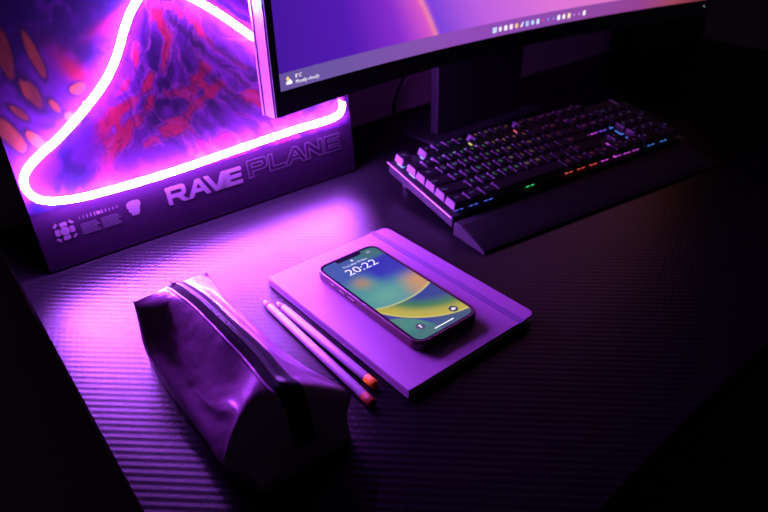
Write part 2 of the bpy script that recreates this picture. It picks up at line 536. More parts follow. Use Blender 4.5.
# round petal emblem
bm = bmesh.new(); ex, ez = -.2156, .0402
flat(bm, [(ex + .0046 * math.cos(a), ez + .0046 * math.sin(a)) for a in np.linspace(0, 2 * PI, 24, endpoint=False)])
for q in range(4):
    a0 = q * PI / 2
    arc = lambda r, h, n=8: [(r, a0 + t) for t in np.linspace(-h, h, n)]
    pts = arc(.0054, .62) + arc(.0098, .40)[::-1]
    flat(bm, [(ex + r * math.cos(a), ez + r * math.sin(a)) for r, a in pts])
    a0 += PI / 4
    pts = arc(.0098, .20) + [(.0128, a0 + .22), (.0128, a0 - .22)]
    flat(bm, [(ex + r * math.cos(a), ez + r * math.sin(a)) for r, a in pts])
obj('emblem', bm, M_mark, panel, label='round petal emblem')
# tick scale
bm = bmesh.new()
for i in range(11):
    x = -.1990 + i * .0039
    if i == 5:
        flat(bm, [(x + .0021 * math.cos(a), .049 + .0021 * math.sin(a)) for a in np.linspace(0, 2 * PI, 16, endpoint=False)])
    else:
        h = .0024 - .00018 * abs(i - 4); w = .0011 - .00011 * abs(i - 5); s = .0005 * (1 if i < 5 else -1)
        flat(bm, [(x - w / 2 + s, .049 - h), (x + w / 2 + s, .049 - h), (x + w / 2 - s * .2, .049), (x + w / 2 + s, .049 + h), (x - w / 2 + s, .049 + h), (x - w / 2 - s * .2, .049)])
obj('tick_scale', bm, M_mark, panel)
# blocks of fine print (unreadable grey columns)
bm = bmesh.new()
for j in range(6):
    for (xa, xb) in ((-.2000, -.1810), (-.1790, -.1585)):
        z = .0305 + j * .0021
        flat(bm, [(xa, z), (xb - .0015 * ((j * 7) % 3), z), (xb - .0015 * ((j * 7) % 3), z + .0013), (xa, z + .0013)])
obj('fine_print', bm, M_markdim, panel)
# head-shaped mark
bm = bmesh.new(); hx, hz = -.1428, .0412
hp = [(-.0046, -.0070), (.0030, -.0076), (.0050, -.0050), (.0058, .0005), (.0074, .0030), (.0078, .0066), (.0058, .0090), (.0010, .0098), (-.0044, .0092), (-.0072, .0070), (-.0078, .0030), (-.0062, .0004), (-.0068, -.0018), (-.0050, -.0036), (-.0036, -.0044)]
flat(bm, [(hx + x, hz + z) for x, z in hp])
obj('silhouette_mark', bm, M_mark, panel, label='pale head silhouette')

# ------------------------------------------------------------------ monitor
mon = thing('monitor', 'curved ultrawide monitor showing a purple desktop with a taskbar', 'monitor', (.40, .285, 0))
ML = Vector((.40, .285, 0))
MC = np.array([.2593, -1.8678]); MR = 2.108
def arc_pt(s, off=0):       # s = arc length from the screen's left edge (metres), off = behind the glass
    a0 = math.asin((.025 - MC[0]) / MR)
    a = a0 + s / MR
    return (MC[0] + (MR + off) * math.sin(a) - ML.x, MC[1] + (MR + off) * math.cos(a) - ML.y)
SW, SZ0, SZ1 = .772, .1470, .4700
BZ0, BZ1 = .1255, .4820
def arc_slab(bm, s0, s1, z0, z1, o0, o1, n=48, sag=0):
    V = []
    for i in range(n + 1):
        s = s0 + (s1 - s0) * i / n
        zb = z0 - sag * min(1, abs(2 * s / SW - 1)) ** 1.6
        f = arc_pt(s, o0); b = arc_pt(s, o1)
        V.append([bm.verts.new((f[0], f[1], zb)), bm.verts.new((f[0], f[1], z1)), bm.verts.new((b[0], b[1], z1)), bm.verts.new((b[0], b[1], zb))])
    for A, B in zip(V, V[1:]):
        for k in range(4):
            bm.faces.new((A[k], B[k], B[(k + 1) % 4], A[(k + 1) % 4]))
    bm.faces.new(V[0]); bm.faces.new(V[-1][::-1])
    bmesh.ops.recalc_face_normals(bm, faces=bm.faces[:])
bm = bmesh.new(); arc_slab(bm, -.0085, SW + .0085, BZ0, BZ1, .0004, .010, sag=.0065)
obj('bezel', bm, mat('bezel_black', (.012, .011, .014), .32, spec=.5), mon)
bm = bmesh.new(); arc_slab(bm, -.0098, SW + .0098, BZ0 - .0006, BZ1 + .001, .003, .0200, sag=.0065)
obj('rear_shell', bm, M_side, mon, label='silver side band of the monitor')
bm = bmesh.new(); arc_slab(bm, -.0108, SW + .0108, BZ0 - .0010, BZ1 + .0012, .0212, .0245, sag=.0065)
obj('back_rim', bm, M_side, mon)
bm = bmesh.new(); arc_slab(bm, .17, SW - .17, BZ0 + .012, BZ1 - .02, .0247, .055)
bevel(bm, .006, 2)
obj('back_housing', bm, M_black, mon)
# picture on the display
def wallpaper():
    W, H = 260, 120
    ss = np.linspace(0, 1, W); tt = np.concatenate([np.linspace(0, .0585, 6), np.linspace(.0590, 1, H - 6)])
    S, T = np.meshgrid(ss, tt)
    pos = np.zeros((H, W, 3))
    for j, s in enumerate(ss):
        x, y = arc_pt(s * SW, -.0002)
        pos[:, j, 0] = x; pos[:, j, 1] = y
    pos[..., 2] = SZ0 + (SZ1 - SZ0) * T
    keys = [(0, (70, 22, 158)), (.14, (84, 26, 178)), (.235, (134, 44, 205)), (.298, (186, 72, 218)), (.322, (126, 66, 220)), (.42, (190, 96, 226)),
            (.58, (222, 116, 218)), (.74, (226, 122, 200)), (.84, (232, 140, 200)), (.90, (214, 112, 100)), (.96, (205, 120, 80)), (1, (120, 70, 50))]
    C = np.zeros((H, W, 3))
    sk = S - .10 * (T - .06) * (1 - .4 * T) * -1 * (S < .9)
    for c in range(3):
        C[..., c] = np.interp(S + .22 * (T - .05) * np.exp(-((S - .35) / .25) ** 2), [k[0] for k in keys], [lin(*k[1])[c] for k in keys])
    # glowing seam of two folded sheets
    seam = S - (.305 - .20 * (T - .058) - .25 * (T - .058) ** 2)
    C = mixc(C, lin(255, 150, 150)[:3], np.exp(-(seam / .0055) ** 2) * .9)
    C = mixc(C, lin(232, 96, 190)[:3], np.exp(-(np.minimum(seam, 0) / .035) ** 2) * (seam < 0) * .55)
    # taskbar: translucent strip tinted by what is behind it
    tb = np.zeros((H, W, 3))
    tk = [(0, (104, 84, 158)), (.12, (112, 86, 165)), (.30, (138, 80, 178)), (.36, (146, 74, 186)), (.6, (140, 76, 170)), (.8, (150, 66, 150)), (.9, (160, 70, 96)), (1, (110, 50, 50))]
    for c in range(3):
        tb[..., c] = np.interp(S, [k[0] for k in tk], [lin(*k[1])[c] for k in tk])
    m = (T < .0588)[..., None]
    C = np.where(m, tb, C)
    o = color_grid('display', pos, C, M_screen, mon)
    return o
disp = wallpaper()
# taskbar icons and weather text, lying on the display
ICOL = {}
def icon_mat(rgb):
    if rgb not in ICOL:
        ICOL[rgb] = mat('icon_colour_%d' % len(ICOL), (0, 0, 0), .5, emit=lin(*rgb), strength=1.15)
    return ICOL[rgb]
def on_screen(bm, pts, s, z, off=-.0006):
    vs = []
    for (a, b) in pts:
        p = arc_pt(s + a, off); vs.append(bm.verts.new((p[0], p[1], z + b)))
    bm.faces.new(vs)
sq = lambda h, w=None: [(-(w or h), -h), ((w or h), -h), ((w or h), h), (-(w or h), h)]
icons = [(200, 235, 255), (245, 225, 250), (245, 235, 255), (250, 225, 240), (250, 190, 120), (240, 235, 250), (160, 200, 255), (180, 215, 255), (210, 215, 255),
         (210, 60, 90), (120, 140, 240), (130, 130, 235), (240, 235, 255), (250, 245, 240), (250, 215, 200), (190, 120, 230), (200, 140, 230), (245, 235, 255)]
for i, c in enumerate(icons):
    s = .3400 + i * .0101
    z = .1560
    bm = bmesh.new()
    if i == 0:
        for (a, b) in ((-.0019, -.0019), (.0019, -.0019), (-.0019, .0019), (.0019, .0019)):
            on_screen(bm, [(x + a, y + b) for x, y in sq(.0016)], s, z)
    elif i in (9, 10, 11, 15, 16):
        on_screen(bm, [(.0017 * math.cos(t), .0017 * math.sin(t)) for t in np.linspace(0, 2 * PI, 10, endpoint=False)], s, z)
    elif i % 3 == 1:
        on_screen(bm, [(.0028 * math.cos(t), .0034 * math.sin(t)) for t in np.linspace(0, 2 * PI, 14, endpoint=False)], s, z)
    elif i == 5:
        on_screen(bm, [(-.003, -.003), (.0005, -.003), (.003, .003), (.001, .003)], s, z)
    else:
        on_screen(bm, rrect(-.0027, .0027, -.0034, .0034, (.001,) * 4, 3), s, z)
    obj('taskbar_icon', bm, icon_mat(c), disp)
bm = bmesh.new()
on_screen(bm, [(-.0032, -.0028), (.0040, -.0028), (.0050, -.0008), (.0034, .0012), (.0014, .0030), (-.0002, .0014), (-.0026, .0008), (-.0042, -.0010)], .0115, .1555)
obj('weather_icon', bm, icon_mat((245, 240, 255)), disp)
bm = bmesh.new(); on_screen(bm, [(.0022 * math.cos(t), .0022 * math.sin(t)) for t in np.linspace(0, 2 * PI, 12, endpoint=False)], .0105, .1592, -.0005)
obj('weather_icon', bm, icon_mat((250, 200, 120)), disp)
for s, z, txt, sz in ((.0205, .1597, '8°C', .0058), (.0205, .1534, 'Mostly cloudy', .0058)):
    me = text_mesh('weather_text', txt, sz, 'LEFT')
    o = obj_mesh('weather_text', me, M_frost, disp)
    p = arc_pt(s, -.0007); q = arc_pt(s + .03, -.0007)
    o.location = (p[0], p[1], z); o.rotation_euler = (PI / 2, 0, math.atan2(q[1] - p[1], q[0] - p[0]))
# power light
bm = bmesh.new(); p = arc_pt(.767, 0)
bmesh.ops.create_uvsphere(bm, u_segments=8, v_segments=6, radius=.0011, matrix=Matrix.Translation((p[0], p[1], .1372)))
obj('power_light', bm, mat('power_led', (.1, .1, .1), .4, emit=(.9, .9, .95), strength=.35), mon)
# stand: wide neck and base plate
M_stand = mat('stand_dark_metal', (.02, .016, .022), .6, spec=.2)
bm = bmesh.new()
box(bm, .311 - ML.x, .489 - ML.x, .290 - ML.y, .305 - ML.y, .0045, .30)
bevel(bm, .002, 2)
obj('stand_neck', bm, M_stand, mon)
bm = bmesh.new(); prism(bm, rrect(.285 - ML.x, .515 - ML.x, .262 - ML.y, .385 - ML.y, (.012,) * 4, 5), 0.0003, .005)
obj('stand_base', bm, M_black, mon)

# ------------------------------------------------------------------ cable behind the monitor
bm = bmesh.new()
tube(bm, smooth_path([(.345, .325, .20), (.338, .345, .15), (.322, .370, .085), (.312, .390, .035), (.318, .399, .006), (.34, .402, .0033), (.40, .402, .0033)], 8), .0028, 10, up=Vector((.3, .2, .9)))
cb = obj('cable', bm, M_black, None, True)
tag(cb, 'thin black cable hanging behind the monitor stand', 'cable')

# ------------------------------------------------------------------ dark case behind the keyboard
pc = thing('computer_case', 'black upright computer case in shadow behind the keyboard', 'computer case', (.935, .37, 0))
bm = bmesh.new(); box(bm, -.052, .17, -.045, .034, .008, .36); bevel(bm, .003)
obj('body', bm, M_black, pc)
for sx_, sy_ in ((-.035, -.025), (.15, -.025), (-.035, .022), (.15, .022)):
    bm = bmesh.new(); bmesh.ops.create_cone(bm, cap_ends=True, segments=14, radius1=.01, radius2=.009, depth=.008, matrix=Matrix.Translation((sx_, sy_, .0042)))
    obj('foot', bm, M_black, pc)

# ------------------------------------------------------------------ notebook
NBX, NBY, NBR = .0035, .0050, math.radians(1.6)
nb = thing('notebook', 'lilac hardcover notebook with elastic band lying on the desk under the phone', 'notebook', (NBX, NBY, 0), (0, 0, NBR))
hw, hl = .0762, .1063
cov = lambda g=0: rrect(-hw - g, hw + g, -hl - g, hl + g, (.0012, .008, .008, .0012), 7)
bm = bmesh.new(); stack(bm, [(cov(-.0004), .0002), (cov(), .0006), (cov(), .0016), (cov(-.0004), .0020)])
obj('back_cover', bm, M_cover, nb)
bm = bmesh.new(); stack(bm, [(rrect(-hw + .002, hw - .0025, -hl + .0025, hl - .0025, (.0005, .007, .007, .0005), 6), .0020), (rrect(-hw + .002, hw - .0025, -hl + .0025, hl - .0025, (.0005, .007, .007, .0005), 6), .0077)])
obj('pages', bm, M_page, nb)
bm = bmesh.new(); stack(bm, [(cov(-.0004), .0075), (cov(), .0079), (cov(), .0090), (cov(-.0005), .0095)])
obj('front_cover', bm, M_cover, nb)
bm = bmesh.new(); box(bm, -hw, -hw + .0018, -hl + .0002, hl - .0002, .0018, .0078); bevel(bm, .0004, 1)
obj('spine', bm, M_cover, nb)
bm = bmesh.new()
bx0, bx1 = .0535, .0600
box(bm, bx0, bx1, -hl - .0006, hl + .0006, .0095, .0100)
for sgn in (-1, 1):
    y0, y1 = sorted((sgn * (hl + .0001), sgn * (hl + .0008)))
    box(bm, bx0, bx1, y0, y1, .0003, .0099)
obj('elastic_band', bm, M_band, nb)

# ------------------------------------------------------------------ phone
PHX, PHY = -.0010, .0022
ph = thing('smartphone', 'smartphone in a plum case showing the time 20:22 on top of the notebook', 'phone', (PHX, PHY, .0096), (0, 0, math.radians(.9)))
pw, pl = .0370, .0778
R_ = lambda g, r: rrect(-pw + g, pw - g, -pl + g, pl - g, (r,) * 4, 9)
bm = bmesh.new()
stack(bm, [(R_(.0016, .0105), 0), (R_(.0004, .0115), .0012), (R_(0, .012), .0030), (R_(0, .012), .0082), (R_(.0005, .0115), .0097), (R_(.0012, .011), .0102), (R_(.0020, .0102), .0100), (R_(.0022, .010), .0092)])
obj('protective_case', bm, M_case, ph, False)
bm = bmesh.new(); stack(bm, [(R_(.0024, .0098), .0088), (R_(.0024, .0098), .0095), (R_(.0027, .0095), .0097)])
obj('front_glass', bm, M_glass, ph)
# lit display, rounded corners and notch
def phone_display():
    g = .0042
    u0, u1, v0, v1 = -pw + g, pw - g, -pl + g, pl - g
    W, H = 66, 150
    us = np.linspace(u0, u1, W); vs_ = np.linspace(v0, v1, H)
    U, V = np.meshgrid(us, vs_)
    # rounded outline: pull each row's ends in
    r = .0078
    Up = U.copy()
    for i, v in enumerate(vs_):
        d = max(0, r - min(v - v0, v1 - v))
        half = (u1 - u0) / 2 - (r - math.sqrt(max(0, r * r - d * d)))
        Up[i] = np.linspace(-half, half, W)
    U = Up
    pos = np.stack([U, V, np.full_like(U, .00985)], -1)
    c = lambda r_, g_, b_: np.array(lin(r_, g_, b_)[:3])
    C = np.ones(U.shape + (3,)) * c(72, 96, 178)
    # sky behind: blue left, green right
    C = mixc(C, c(62, 120, 118), sstep(-.012, .020, U) * sstep(.03, .055, V))
    C = mixc(C, c(84, 128, 150), sstep(.020, .045, V) * sstep(.02, -.02, U) * .5)
    # disc A
    dA = np.hypot(U + .001, V - .060) - .0820
    inA = sstep(.0004, -.0004, dA)
    A = np.ones(U.shape + (3,)) * c(76, 150, 150)
    A = mixc(A, c(62, 92, 170), sstep(.018, .045, V))
    A = mixc(A, c(100, 170, 150), np.exp(-((U + .012) / .02) ** 2 - ((V + .004) / .014) ** 2))
    A = mixc(A, c(206, 152, 92), sstep(.002, .030, U - .25 * (V - 0)) * sstep(.030, .000, V))
    A = mixc(A, c(176, 140, 96), np.exp(-((U + .017) / .0085) ** 2 - ((V - .026) / .0095) ** 2) * .9)
    bl = sstep(-.004, .004, .036 - np.hypot(U - .030, V - .030) + .006) * sstep(.066, .050, V) * sstep(.002, .030, V + .15 * U) * sstep(-.012, .006, U)
    A = mixc(A, c(44, 50, 178), bl * .95)
    A = mixc(A, c(60, 112, 112), sstep(.050, .060, V) * sstep(-.02, .02, U))
    A = mixc(A, c(226, 226, 140), np.exp(-((dA + .0008) / .0009) ** 2) * .75)
    # leaf B below disc A
    dB = np.hypot(U - .040, V - .015) - .0822
    B = np.ones(U.shape + (3,)) * c(40, 70, 140)
    B = mixc(B, c(60, 130, 60), sstep(-.034, -.016, dB))
    B = mixc(B, c(190, 178, 50), sstep(-.020, -.006, dB))
    B = mixc(B, c(216, 204, 92), np.exp(-((dB + .0010) / .0012) ** 2))
    inB = sstep(.0004, -.0004, dB)
    G = np.ones(U.shape + (3,)) * c(44, 66, 150)
    G = mixc(G, c(40, 52, 130), sstep(0, .02, U))
    dG = np.hypot(U + .050, V + .075) - .040
    G = mixc(G, c(70, 140, 120), sstep(.0012, -.001, dG - .004))
    G = mixc(G, c(50, 104, 108), sstep(-.052, -.066, V) * .6)
    low = sstep(-.008, -.014, V + .0 * U)
    base = np.where((V < .0)[..., None], mixc(G, (0, 0, 0), np.zeros_like(U)), C)
    base = base * (1 - inB[..., None] * (V < .0)[..., None]) + B * inB[..., None] * (V < .0)[..., None]
    Cc = base * (1 - inA[..., None]) + A * inA[..., None]
    return color_grid('display', pos, Cc, M_phone_screen, ph)
pd = phone_display()
top = pl - .0042
bm = bmesh.new()
prism(bm, rrect(-.0150, .0150, top - .0048, top + .0006, (.0028, .0028, .0004, .0004), 5), .0097, .0100)
obj('notch', bm, M_glass, ph)
def ui(name, txt, size, u, v, m=M_uiwhite):
    o = obj_mesh(name, text_mesh(name, txt, size), m, pd)
    o.location = (u, v, .01000)
    return o
t_ = ui('clock_digits', '20:22', .0165, -.0005, .0480)
t_.scale = (1.0, .92, 1)
ui('date_line', 'Thursday 15 Dec', .0042, -.0010, .0588)
ui('status_glyphs', '5G', .0036, .0215, .0672)
# padlock
bm = bmesh.new()
bm.faces.new([bm.verts.new((x, y, .0100)) for x, y in rrect(-.0012, .0012, -.0010, .0008, (.0003,) * 4, 2)])
ring = [(math.cos(t), math.sin(t)) for t in np.linspace(0, PI, 8)]
ov = [bm.verts.new((.0010 * x, .0009 + .0011 * y, .0100)) for x, y in ring]; iv = [bm.verts.new((.0006 * x, .0009 + .0007 * y, .0100)) for x, y in ring]
for i in range(7):
    bm.faces.new((ov[i], ov[i + 1], iv[i + 1], iv[i]))
o = obj('padlock_icon', bm, M_uiwhite, pd); o.location = (-.0005, .0645, 0)
for (u, v) in ((-.0185, -.0590), (.0205, -.0590)):
    bm = bmesh.new(); bm.faces.new([bm.verts.new((u + .0044 * math.cos(t), v + .0044 * math.sin(t), .00995)) for t in np.linspace(0, 2 * PI, 24, endpoint=False)])
    d = obj('button_disc', bm, M_uidark, pd)
    bm = bmesh.new()
    if u < 0:
        for a in (rrect(-.0006, .0006, -.0020, .0006, (.0002,) * 4, 2), [(-.0010, .0009), (.0010, .0009), (.0010, .0020), (-.0010, .0020)]):
            bm.faces.new([bm.verts.new((u + x, v + y, .01002)) for x, y in a])
    else:
        for a in (rrect(-.0020, .0020, -.0014, .0011, (.0004,) * 4, 2), [(-.0008, .0011), (.0008, .0011), (.0005, .0017), (-.0005, .0017)]):
            bm.faces.new([bm.verts.new((u + x, v + y, .01002)) for x, y in a])
    obj('torch_icon' if u < 0 else 'camera_icon', bm, M_frost, pd)
bm = bmesh.new(); bm.faces.new([bm.verts.new((x, y, .0100)) for x, y in rrect(-.0112, .0112, -.06965, -.0686, (.0005,) * 4, 3)])
obj('home_bar', bm, M_frost, pd)
for (y0, y1) in ((.043, .049), (.025, .035), (.011, .021)):
    bm = bmesh.new(); box(bm, -pw - .0007, -pw + .0006, y0, y1, .0040, .0068); bevel(bm, .0005, 2)
    obj('side_button', bm, M_case, ph)
bm = bmesh.new(); box(bm, pw - .0006, pw + .0007, .018, .034, .0040, .0068); bevel(bm, .0005, 2)
obj('side_button', bm, M_case, ph)

# ------------------------------------------------------------------ pencils
def pencil(label, tip, end, dip):
    tip = Vector((*tip, 0)); end = Vector((*end, 0))
    d = tip - end; Ln = d.length
    root = thing('pencil', label, 'pencil', (end.x, end.y, .00375), (0, 0, math.atan2(d.y, d.x)), 'pencils beside the notebook')
    def lathe(name, prof, m, seg=18, hexa=False):
        bm = bmesh.new(); rings = []
        for x, r in prof:
            rings.append([bm.verts.new((x, r * math.cos(2 * PI * k / seg), r * math.sin(2 * PI * k / seg))) for k in range(seg)])
        for A, B in zip(rings, rings[1:]):
            for k in range(seg):
                bm.faces.new((A[k], B[k], B[(k + 1) % seg], A[(k + 1) % seg]))
        bm.faces.new(rings[0]); bm.faces.new(rings[-1][::-1])
        bmesh.ops.recalc_face_normals(bm, faces=bm.faces[:])
        return obj(name, bm, m, root, True)
    lathe('dipped_end', [(0, .0022), (.0005, .0032), (.0018, .0037), (.0125, .0037)], dip)
    lathe('barrel', [(.0125, .00366), (.0128, .0037), (Ln - .017, .0037), (Ln - .0168, .0036)], M_pencil)
    lathe('sharpened_wood', [(Ln - .0168, .0036), (Ln - .006, .0013)], M_wood)
    lathe('lead', [(Ln - .006, .00125), (Ln - .0006, .0004), (Ln, .0001)], M_graphite)
    bm = bmesh.new()
    return root
pencil('pale pencil with a dark red dipped end, the one next to the pouch', (-.0951, .0885), (-.0965, -.0925), M_darkred)
pencil('pale pencil with a bright red dipped end, the one next to the notebook', (-.0868, .0785), (-.0825, -.0775), M_red)

# ------------------------------------------------------------------ pouch
pouch = thing('pencil_pouch', 'shiny purple leather zip pouch standing on the desk', 'pouch', (-.17, -.02, .0006))
PO = Vector((-.17, -.02, 0))
# ring controls, each: y, sharpness, then (x, z): bottom left, left face, left corner, zip, zip, right corner, right face, bottom right
RG0 = [
    (.0760, .07, [(-.2105, .000), (-.2120, .030), (-.2115, .0600), (-.1820, .0618), (-.1705, .0618), (-.1475, .0610), (-.1465, .030), (-.148, .000)]),
    (.0690, .12, [(-.2130, .000), (-.2140, .026), (-.2100, .0555), (-.1812, .0640), (-.1692, .0642), (-.1470, .0590), (-.1440, .029), (-.146, .000)]),
    (.0500, .30, [(-.2145, .000), (-.2150, .020), (-.2040, .0430), (-.1800, .0668), (-.1675, .0672), (-.1480, .0555), (-.1400, .028), (-.144, .000)]),
    (.0250, .40, [(-.2145, .000), (-.2150, .018), (-.2010, .0390), (-.1784, .0682), (-.1650, .0685), (-.1465, .0520), (-.1370, .026), (-.141, .000)]),
    (-.0150, .40, [(-.2140, .000), (-.2150, .017), (-.2015, .0365), (-.1768, .0670), (-.1625, .0672), (-.1440, .0490), (-.1330, .026), (-.136, .000)]),
    (-.0500, .38, [(-.2125, .000), (-.2160, .016), (-.2040, .0375), (-.1750, .0638), (-.1590, .0635), (-.1400, .0450), (-.1285, .028), (-.131, .000)]),
    (-.0780, .22, [(-.2105, .000), (-.2170, .015), (-.2000, .0480), (-.1755, .0618), (-.1592, .0608), (-.1290, .0395), (-.1240, .028), (-.128, .000)]),
    (-.0930, .08, [(-.2085, .000), (-.2150, .012), (-.2190, .0270), (-.1735, .0590), (-.1575, .0580), (-.1175, .0285), (-.1225, .017), (-.126, .000)]),
    (-.1030, .20, [(-.2065, .000), (-.2080, .009), (-.2080, .0180), (-.1735, .0420), (-.1590, .0415), (-.1300, .0200), (-.1270, .012), (-.127, .000)]),
    (-.1110, .30, [(-.2040, .000), (-.2040, .005), (-.2030, .0090), (-.1740, .0140), (-.1600, .0140), (-.1330, .0100), (-.1310, .006), (-.131, .000)]),
]
def expand(r, k):
    P = [np.array(p) for p in r]
    return [P[0], P[1], P[2] + (P[1] - P[2]) * k, P[2], P[2] + (P[3] - P[2]) * k, P[3], P[4], P[5] + (P[4] - P[5]) * k, P[5], P[5] + (P[6] - P[5]) * k, P[6], P[7]]
RG = [(y, expand(r, k)) for y, k, r in RG0]
NK = 11
RA = np.array([[(x, y, z) for x, z in r] for y, r in RG])      # (T, K, 3)
def cr(P, t):
    """Catmull-Rom through P[0..n-1] along axis 0 at parameters t"""
    n = len(P); i = np.clip(np.floor(t).astype(int), 0, n - 2); f = (t - i)[:, None, None] if P.ndim == 3 else (t - i)[:, None]
    p0 = P[np.maximum(i - 1, 0)]; p1 = P[i]; p2 = P[i + 1]; p3 = P[np.minimum(i + 2, n - 1)]
    return .5 * (2 * p1 + (p2 - p0) * f + (2 * p0 - 5 * p1 + 4 * p2 - p3) * f ** 2 + (3 * p1 - p0 - 3 * p2 + p3) * f ** 3)
TT = np.linspace(0, len(RG) - 1, 121)
G1 = cr(RA, TT)
KK = np.linspace(0, NK, 111)
G2 = cr(np.transpose(G1, (1, 0, 2)), KK)          # (111, 121, 3)
S = np.transpose(G2, (1, 0, 2))                   # (121 along, 81 round, 3)
# soft creases in the leather
YY = S[..., 1]; AA = np.tile(KK, (121, 1))
cre = (fbm(YY * 45 + 3, AA * .9 + YY * 20, 4, 5) - .5) * .0042 + (fbm(YY * 130, AA * 3.1, 3, 9) - .5) * .0012
rdg = YY + .0830 - (AA - 4) * .0085
fold = np.exp(-((AA - 4.0) / 1.0) ** 2) * (.0020 * np.exp(-(rdg / .0095) ** 2) - .0008 * np.exp(-((rdg - .022) / .012) ** 2))
amp = (cre * 0.38 + fold) * np.clip(AA, 0, 1) * np.clip(NK - AA, 0, 1)
amp *= np.clip(np.arange(121)[:, None] / 12, 0.1, 1)
amp *= 1 - np.exp(-((AA - 5.5) / .55) ** 2)
du = np.gradient(S, axis=0); dv = np.gradient(S, axis=1)
nrm = np.cross(dv, du); nrm /= np.linalg.norm(nrm, axis=-1, keepdims=True) + 1e-12
if nrm[60, 55, 2] < 0:
    nrm = -nrm
S = S + nrm * amp[..., None]
S[..., 2] = np.maximum(S[..., 2], 0.0)
bm = bmesh.new()
gv = [[bm.verts.new(Vector(S[i, j]) - PO) for j in range(111)] for i in range(121)]
for i in range(120):
    for j in range(110):
        bm.faces.new((gv[i][j], gv[i][j + 1], gv[i + 1][j + 1], gv[i + 1][j]))
for i in range(120):                              # bottom
    bm.faces.new((gv[i][0], gv[i + 1][0], gv[i + 1][110], gv[i][110]))
for row, rev in ((0, False), (120, True)):          # end panels
    c = sum((v.co for v in gv[row]), Vector()) / 111
    c += Vector((0, .0015 if row == 0 else -.0015, 0))
    cv = bm.verts.new(c)
    for j in range(111):
        a, b_ = gv[row][j], gv[row][(j + 1) % 111]
        bm.faces.new((a, b_, cv))
bmesh.ops.recalc_face_normals(bm, faces=bm.faces[:])
body = obj('body', bm, M_leather, pouch, True)
def leather_nodes():
    m = M_leather
    b = m.node_tree.nodes['Principled BSDF']
    tc = N(m, 'ShaderNodeTexCoord')
    v = N(m, 'ShaderNodeTexVoronoi'); v.inputs['Scale'].default_value = 900
    n = N(m, 'ShaderNodeTexNoise'); n.inputs['Scale'].default_value = 70; n.inputs['Detail'].default_value = 5
    L(m, tc.outputs['Object'], v.inputs['Vector']); L(m, tc.outputs['Object'], n.inputs['Vector'])
    h = math_node(m, 'ADD', math_node(m, 'MULTIPLY', v.outputs['Distance'], .25), n.outputs['Fac'])
    bp = N(m, 'ShaderNodeBump'); bp.inputs['Distance'].default_value = .0012; bp.inputs['Strength'].default_value = .35
    L(m, h, bp.inputs['Height']); L(m, bp.outputs['Normal'], b.inputs['Normal'])
leather_nodes()
# zip: tape, two rows of teeth, slider
def ring_pt(i, a, lift):
    j = a / NK * 110; j0 = int(j); f = j - j0
    p = S[i, j0] * (1 - f) + S[i, j0 + 1] * f
    n = nrm[i, j0]
    return Vector(p + n * lift) - PO
def zip_strip(name, a0, a1, l0, l1, m, i0=1, i1=116, profile=None):
    bm = bmesh.new(); rows = []
    for i in range(i0, i1):
        wob = 1 + .12 * max(0, (i - 70) / 46)
        mid = (a0 + a1) / 2; h = (a1 - a0) / 2 * wob
        cols = []
        for k in range(7):
            t = k / 6
            lift = l0 + (l1 - l0) * math.sin(PI * t) ** .5
            cols.append(bm.verts.new(ring_pt(i, mid - h + 2 * h * t, lift)))
        rows.append(cols)
    for A, B in zip(rows, rows[1:]):
        for k in range(6):
            bm.faces.new((A[k], A[k + 1], B[k + 1], B[k]))
    bmesh.ops.recalc_face_normals(bm, faces=bm.faces[:])
    return obj(name, bm, m, pouch, True)
zip_strip('zip_tape', 4.98, 6.04, .0002, .0010, M_zip)
zip_strip('zip_piping', 4.88, 5.00, .0001, .0007, M_leather)
bm = bmesh.new()
for i in range(2, 114):
    for side, a in ((0, 5.44), (1, 5.56)):
        p = ring_pt(i, a, .0011); q = ring_pt(min(i + 1, 119), a, .0011); d = (q - p)
        ln = d.length * .32
        d.normalize(); w = Vector((1, 0, 0)); u = d.cross(w).normalized()
        c = p + d * ln * (1.6 if side else 0)
        vv = [c + d * sx_ * ln + w * sy_ * .0008 + u * sz_ * .0005 for sx_ in (-1, 1) for sy_ in (-1, 1) for sz_ in (-1, 1)]
        vv = [bm.verts.new(v) for v in vv]
        for f in ((0, 1, 3, 2), (4, 6, 7, 5), (0, 4, 5, 1), (2, 3, 7, 6), (0, 2, 6, 4), (1, 5, 7, 3)):
            bm.faces.new([vv[k_] for k_ in f])
o = obj('zip_teeth', bm, M_teeth, pouch); o['kind'] = 'stuff'
p = ring_pt(2, 5.5, .002)
bm = bmesh.new(); box(bm, p.x - .003, p.x + .003, p.y - .004, p.y + .003, p.z - .0012, p.z + .0016); bevel(bm, .0008, 2)
obj('zip_slider', bm, M_teeth, pouch)

# ------------------------------------------------------------------ keyboard
PITCH = .0172
PY = .0195         # row pitch
KBX, KBY, KBR, TILT = .1355, .0700, math.radians(-5.6), math.radians(8.5)
kb = thing('keyboard', 'black mechanical keyboard with rainbow backlit keys under the monitor', 'keyboard', (KBX, KBY, .004), (TILT, 0, KBR))
kb.rotation_euler = (Matrix.Rotation(KBR, 3, 'Z') @ Matrix.Rotation(TILT, 3, 'X')).to_euler()
KW, KD = 22.5 * PITCH + .008, 6.4 * PY + .008
PZ = .0150        # plate height
bm = bmesh.new(); box(bm, .001, KW - .001, .0, KD, 0, PZ - .0012); bevel(bm, .002, 2)
obj('base', bm, M_black, kb)
bm = bmesh.new(); box(bm, .0, KW, .0, KD, PZ - .0012, PZ); bevel(bm, .0004, 1)
obj('top_plate', bm, M_plate, kb)
for x0, x1 in ((-.0022, .0006), (KW - .0006, KW + .0022)):
    bm = bmesh.new(); box(bm, x0, x1, -.001, KD + .001, PZ - .0012, PZ + .0012); bevel(bm, .0009, 2)
    obj('side_rail', bm, M_alu, kb, label='polished metal edge rail')
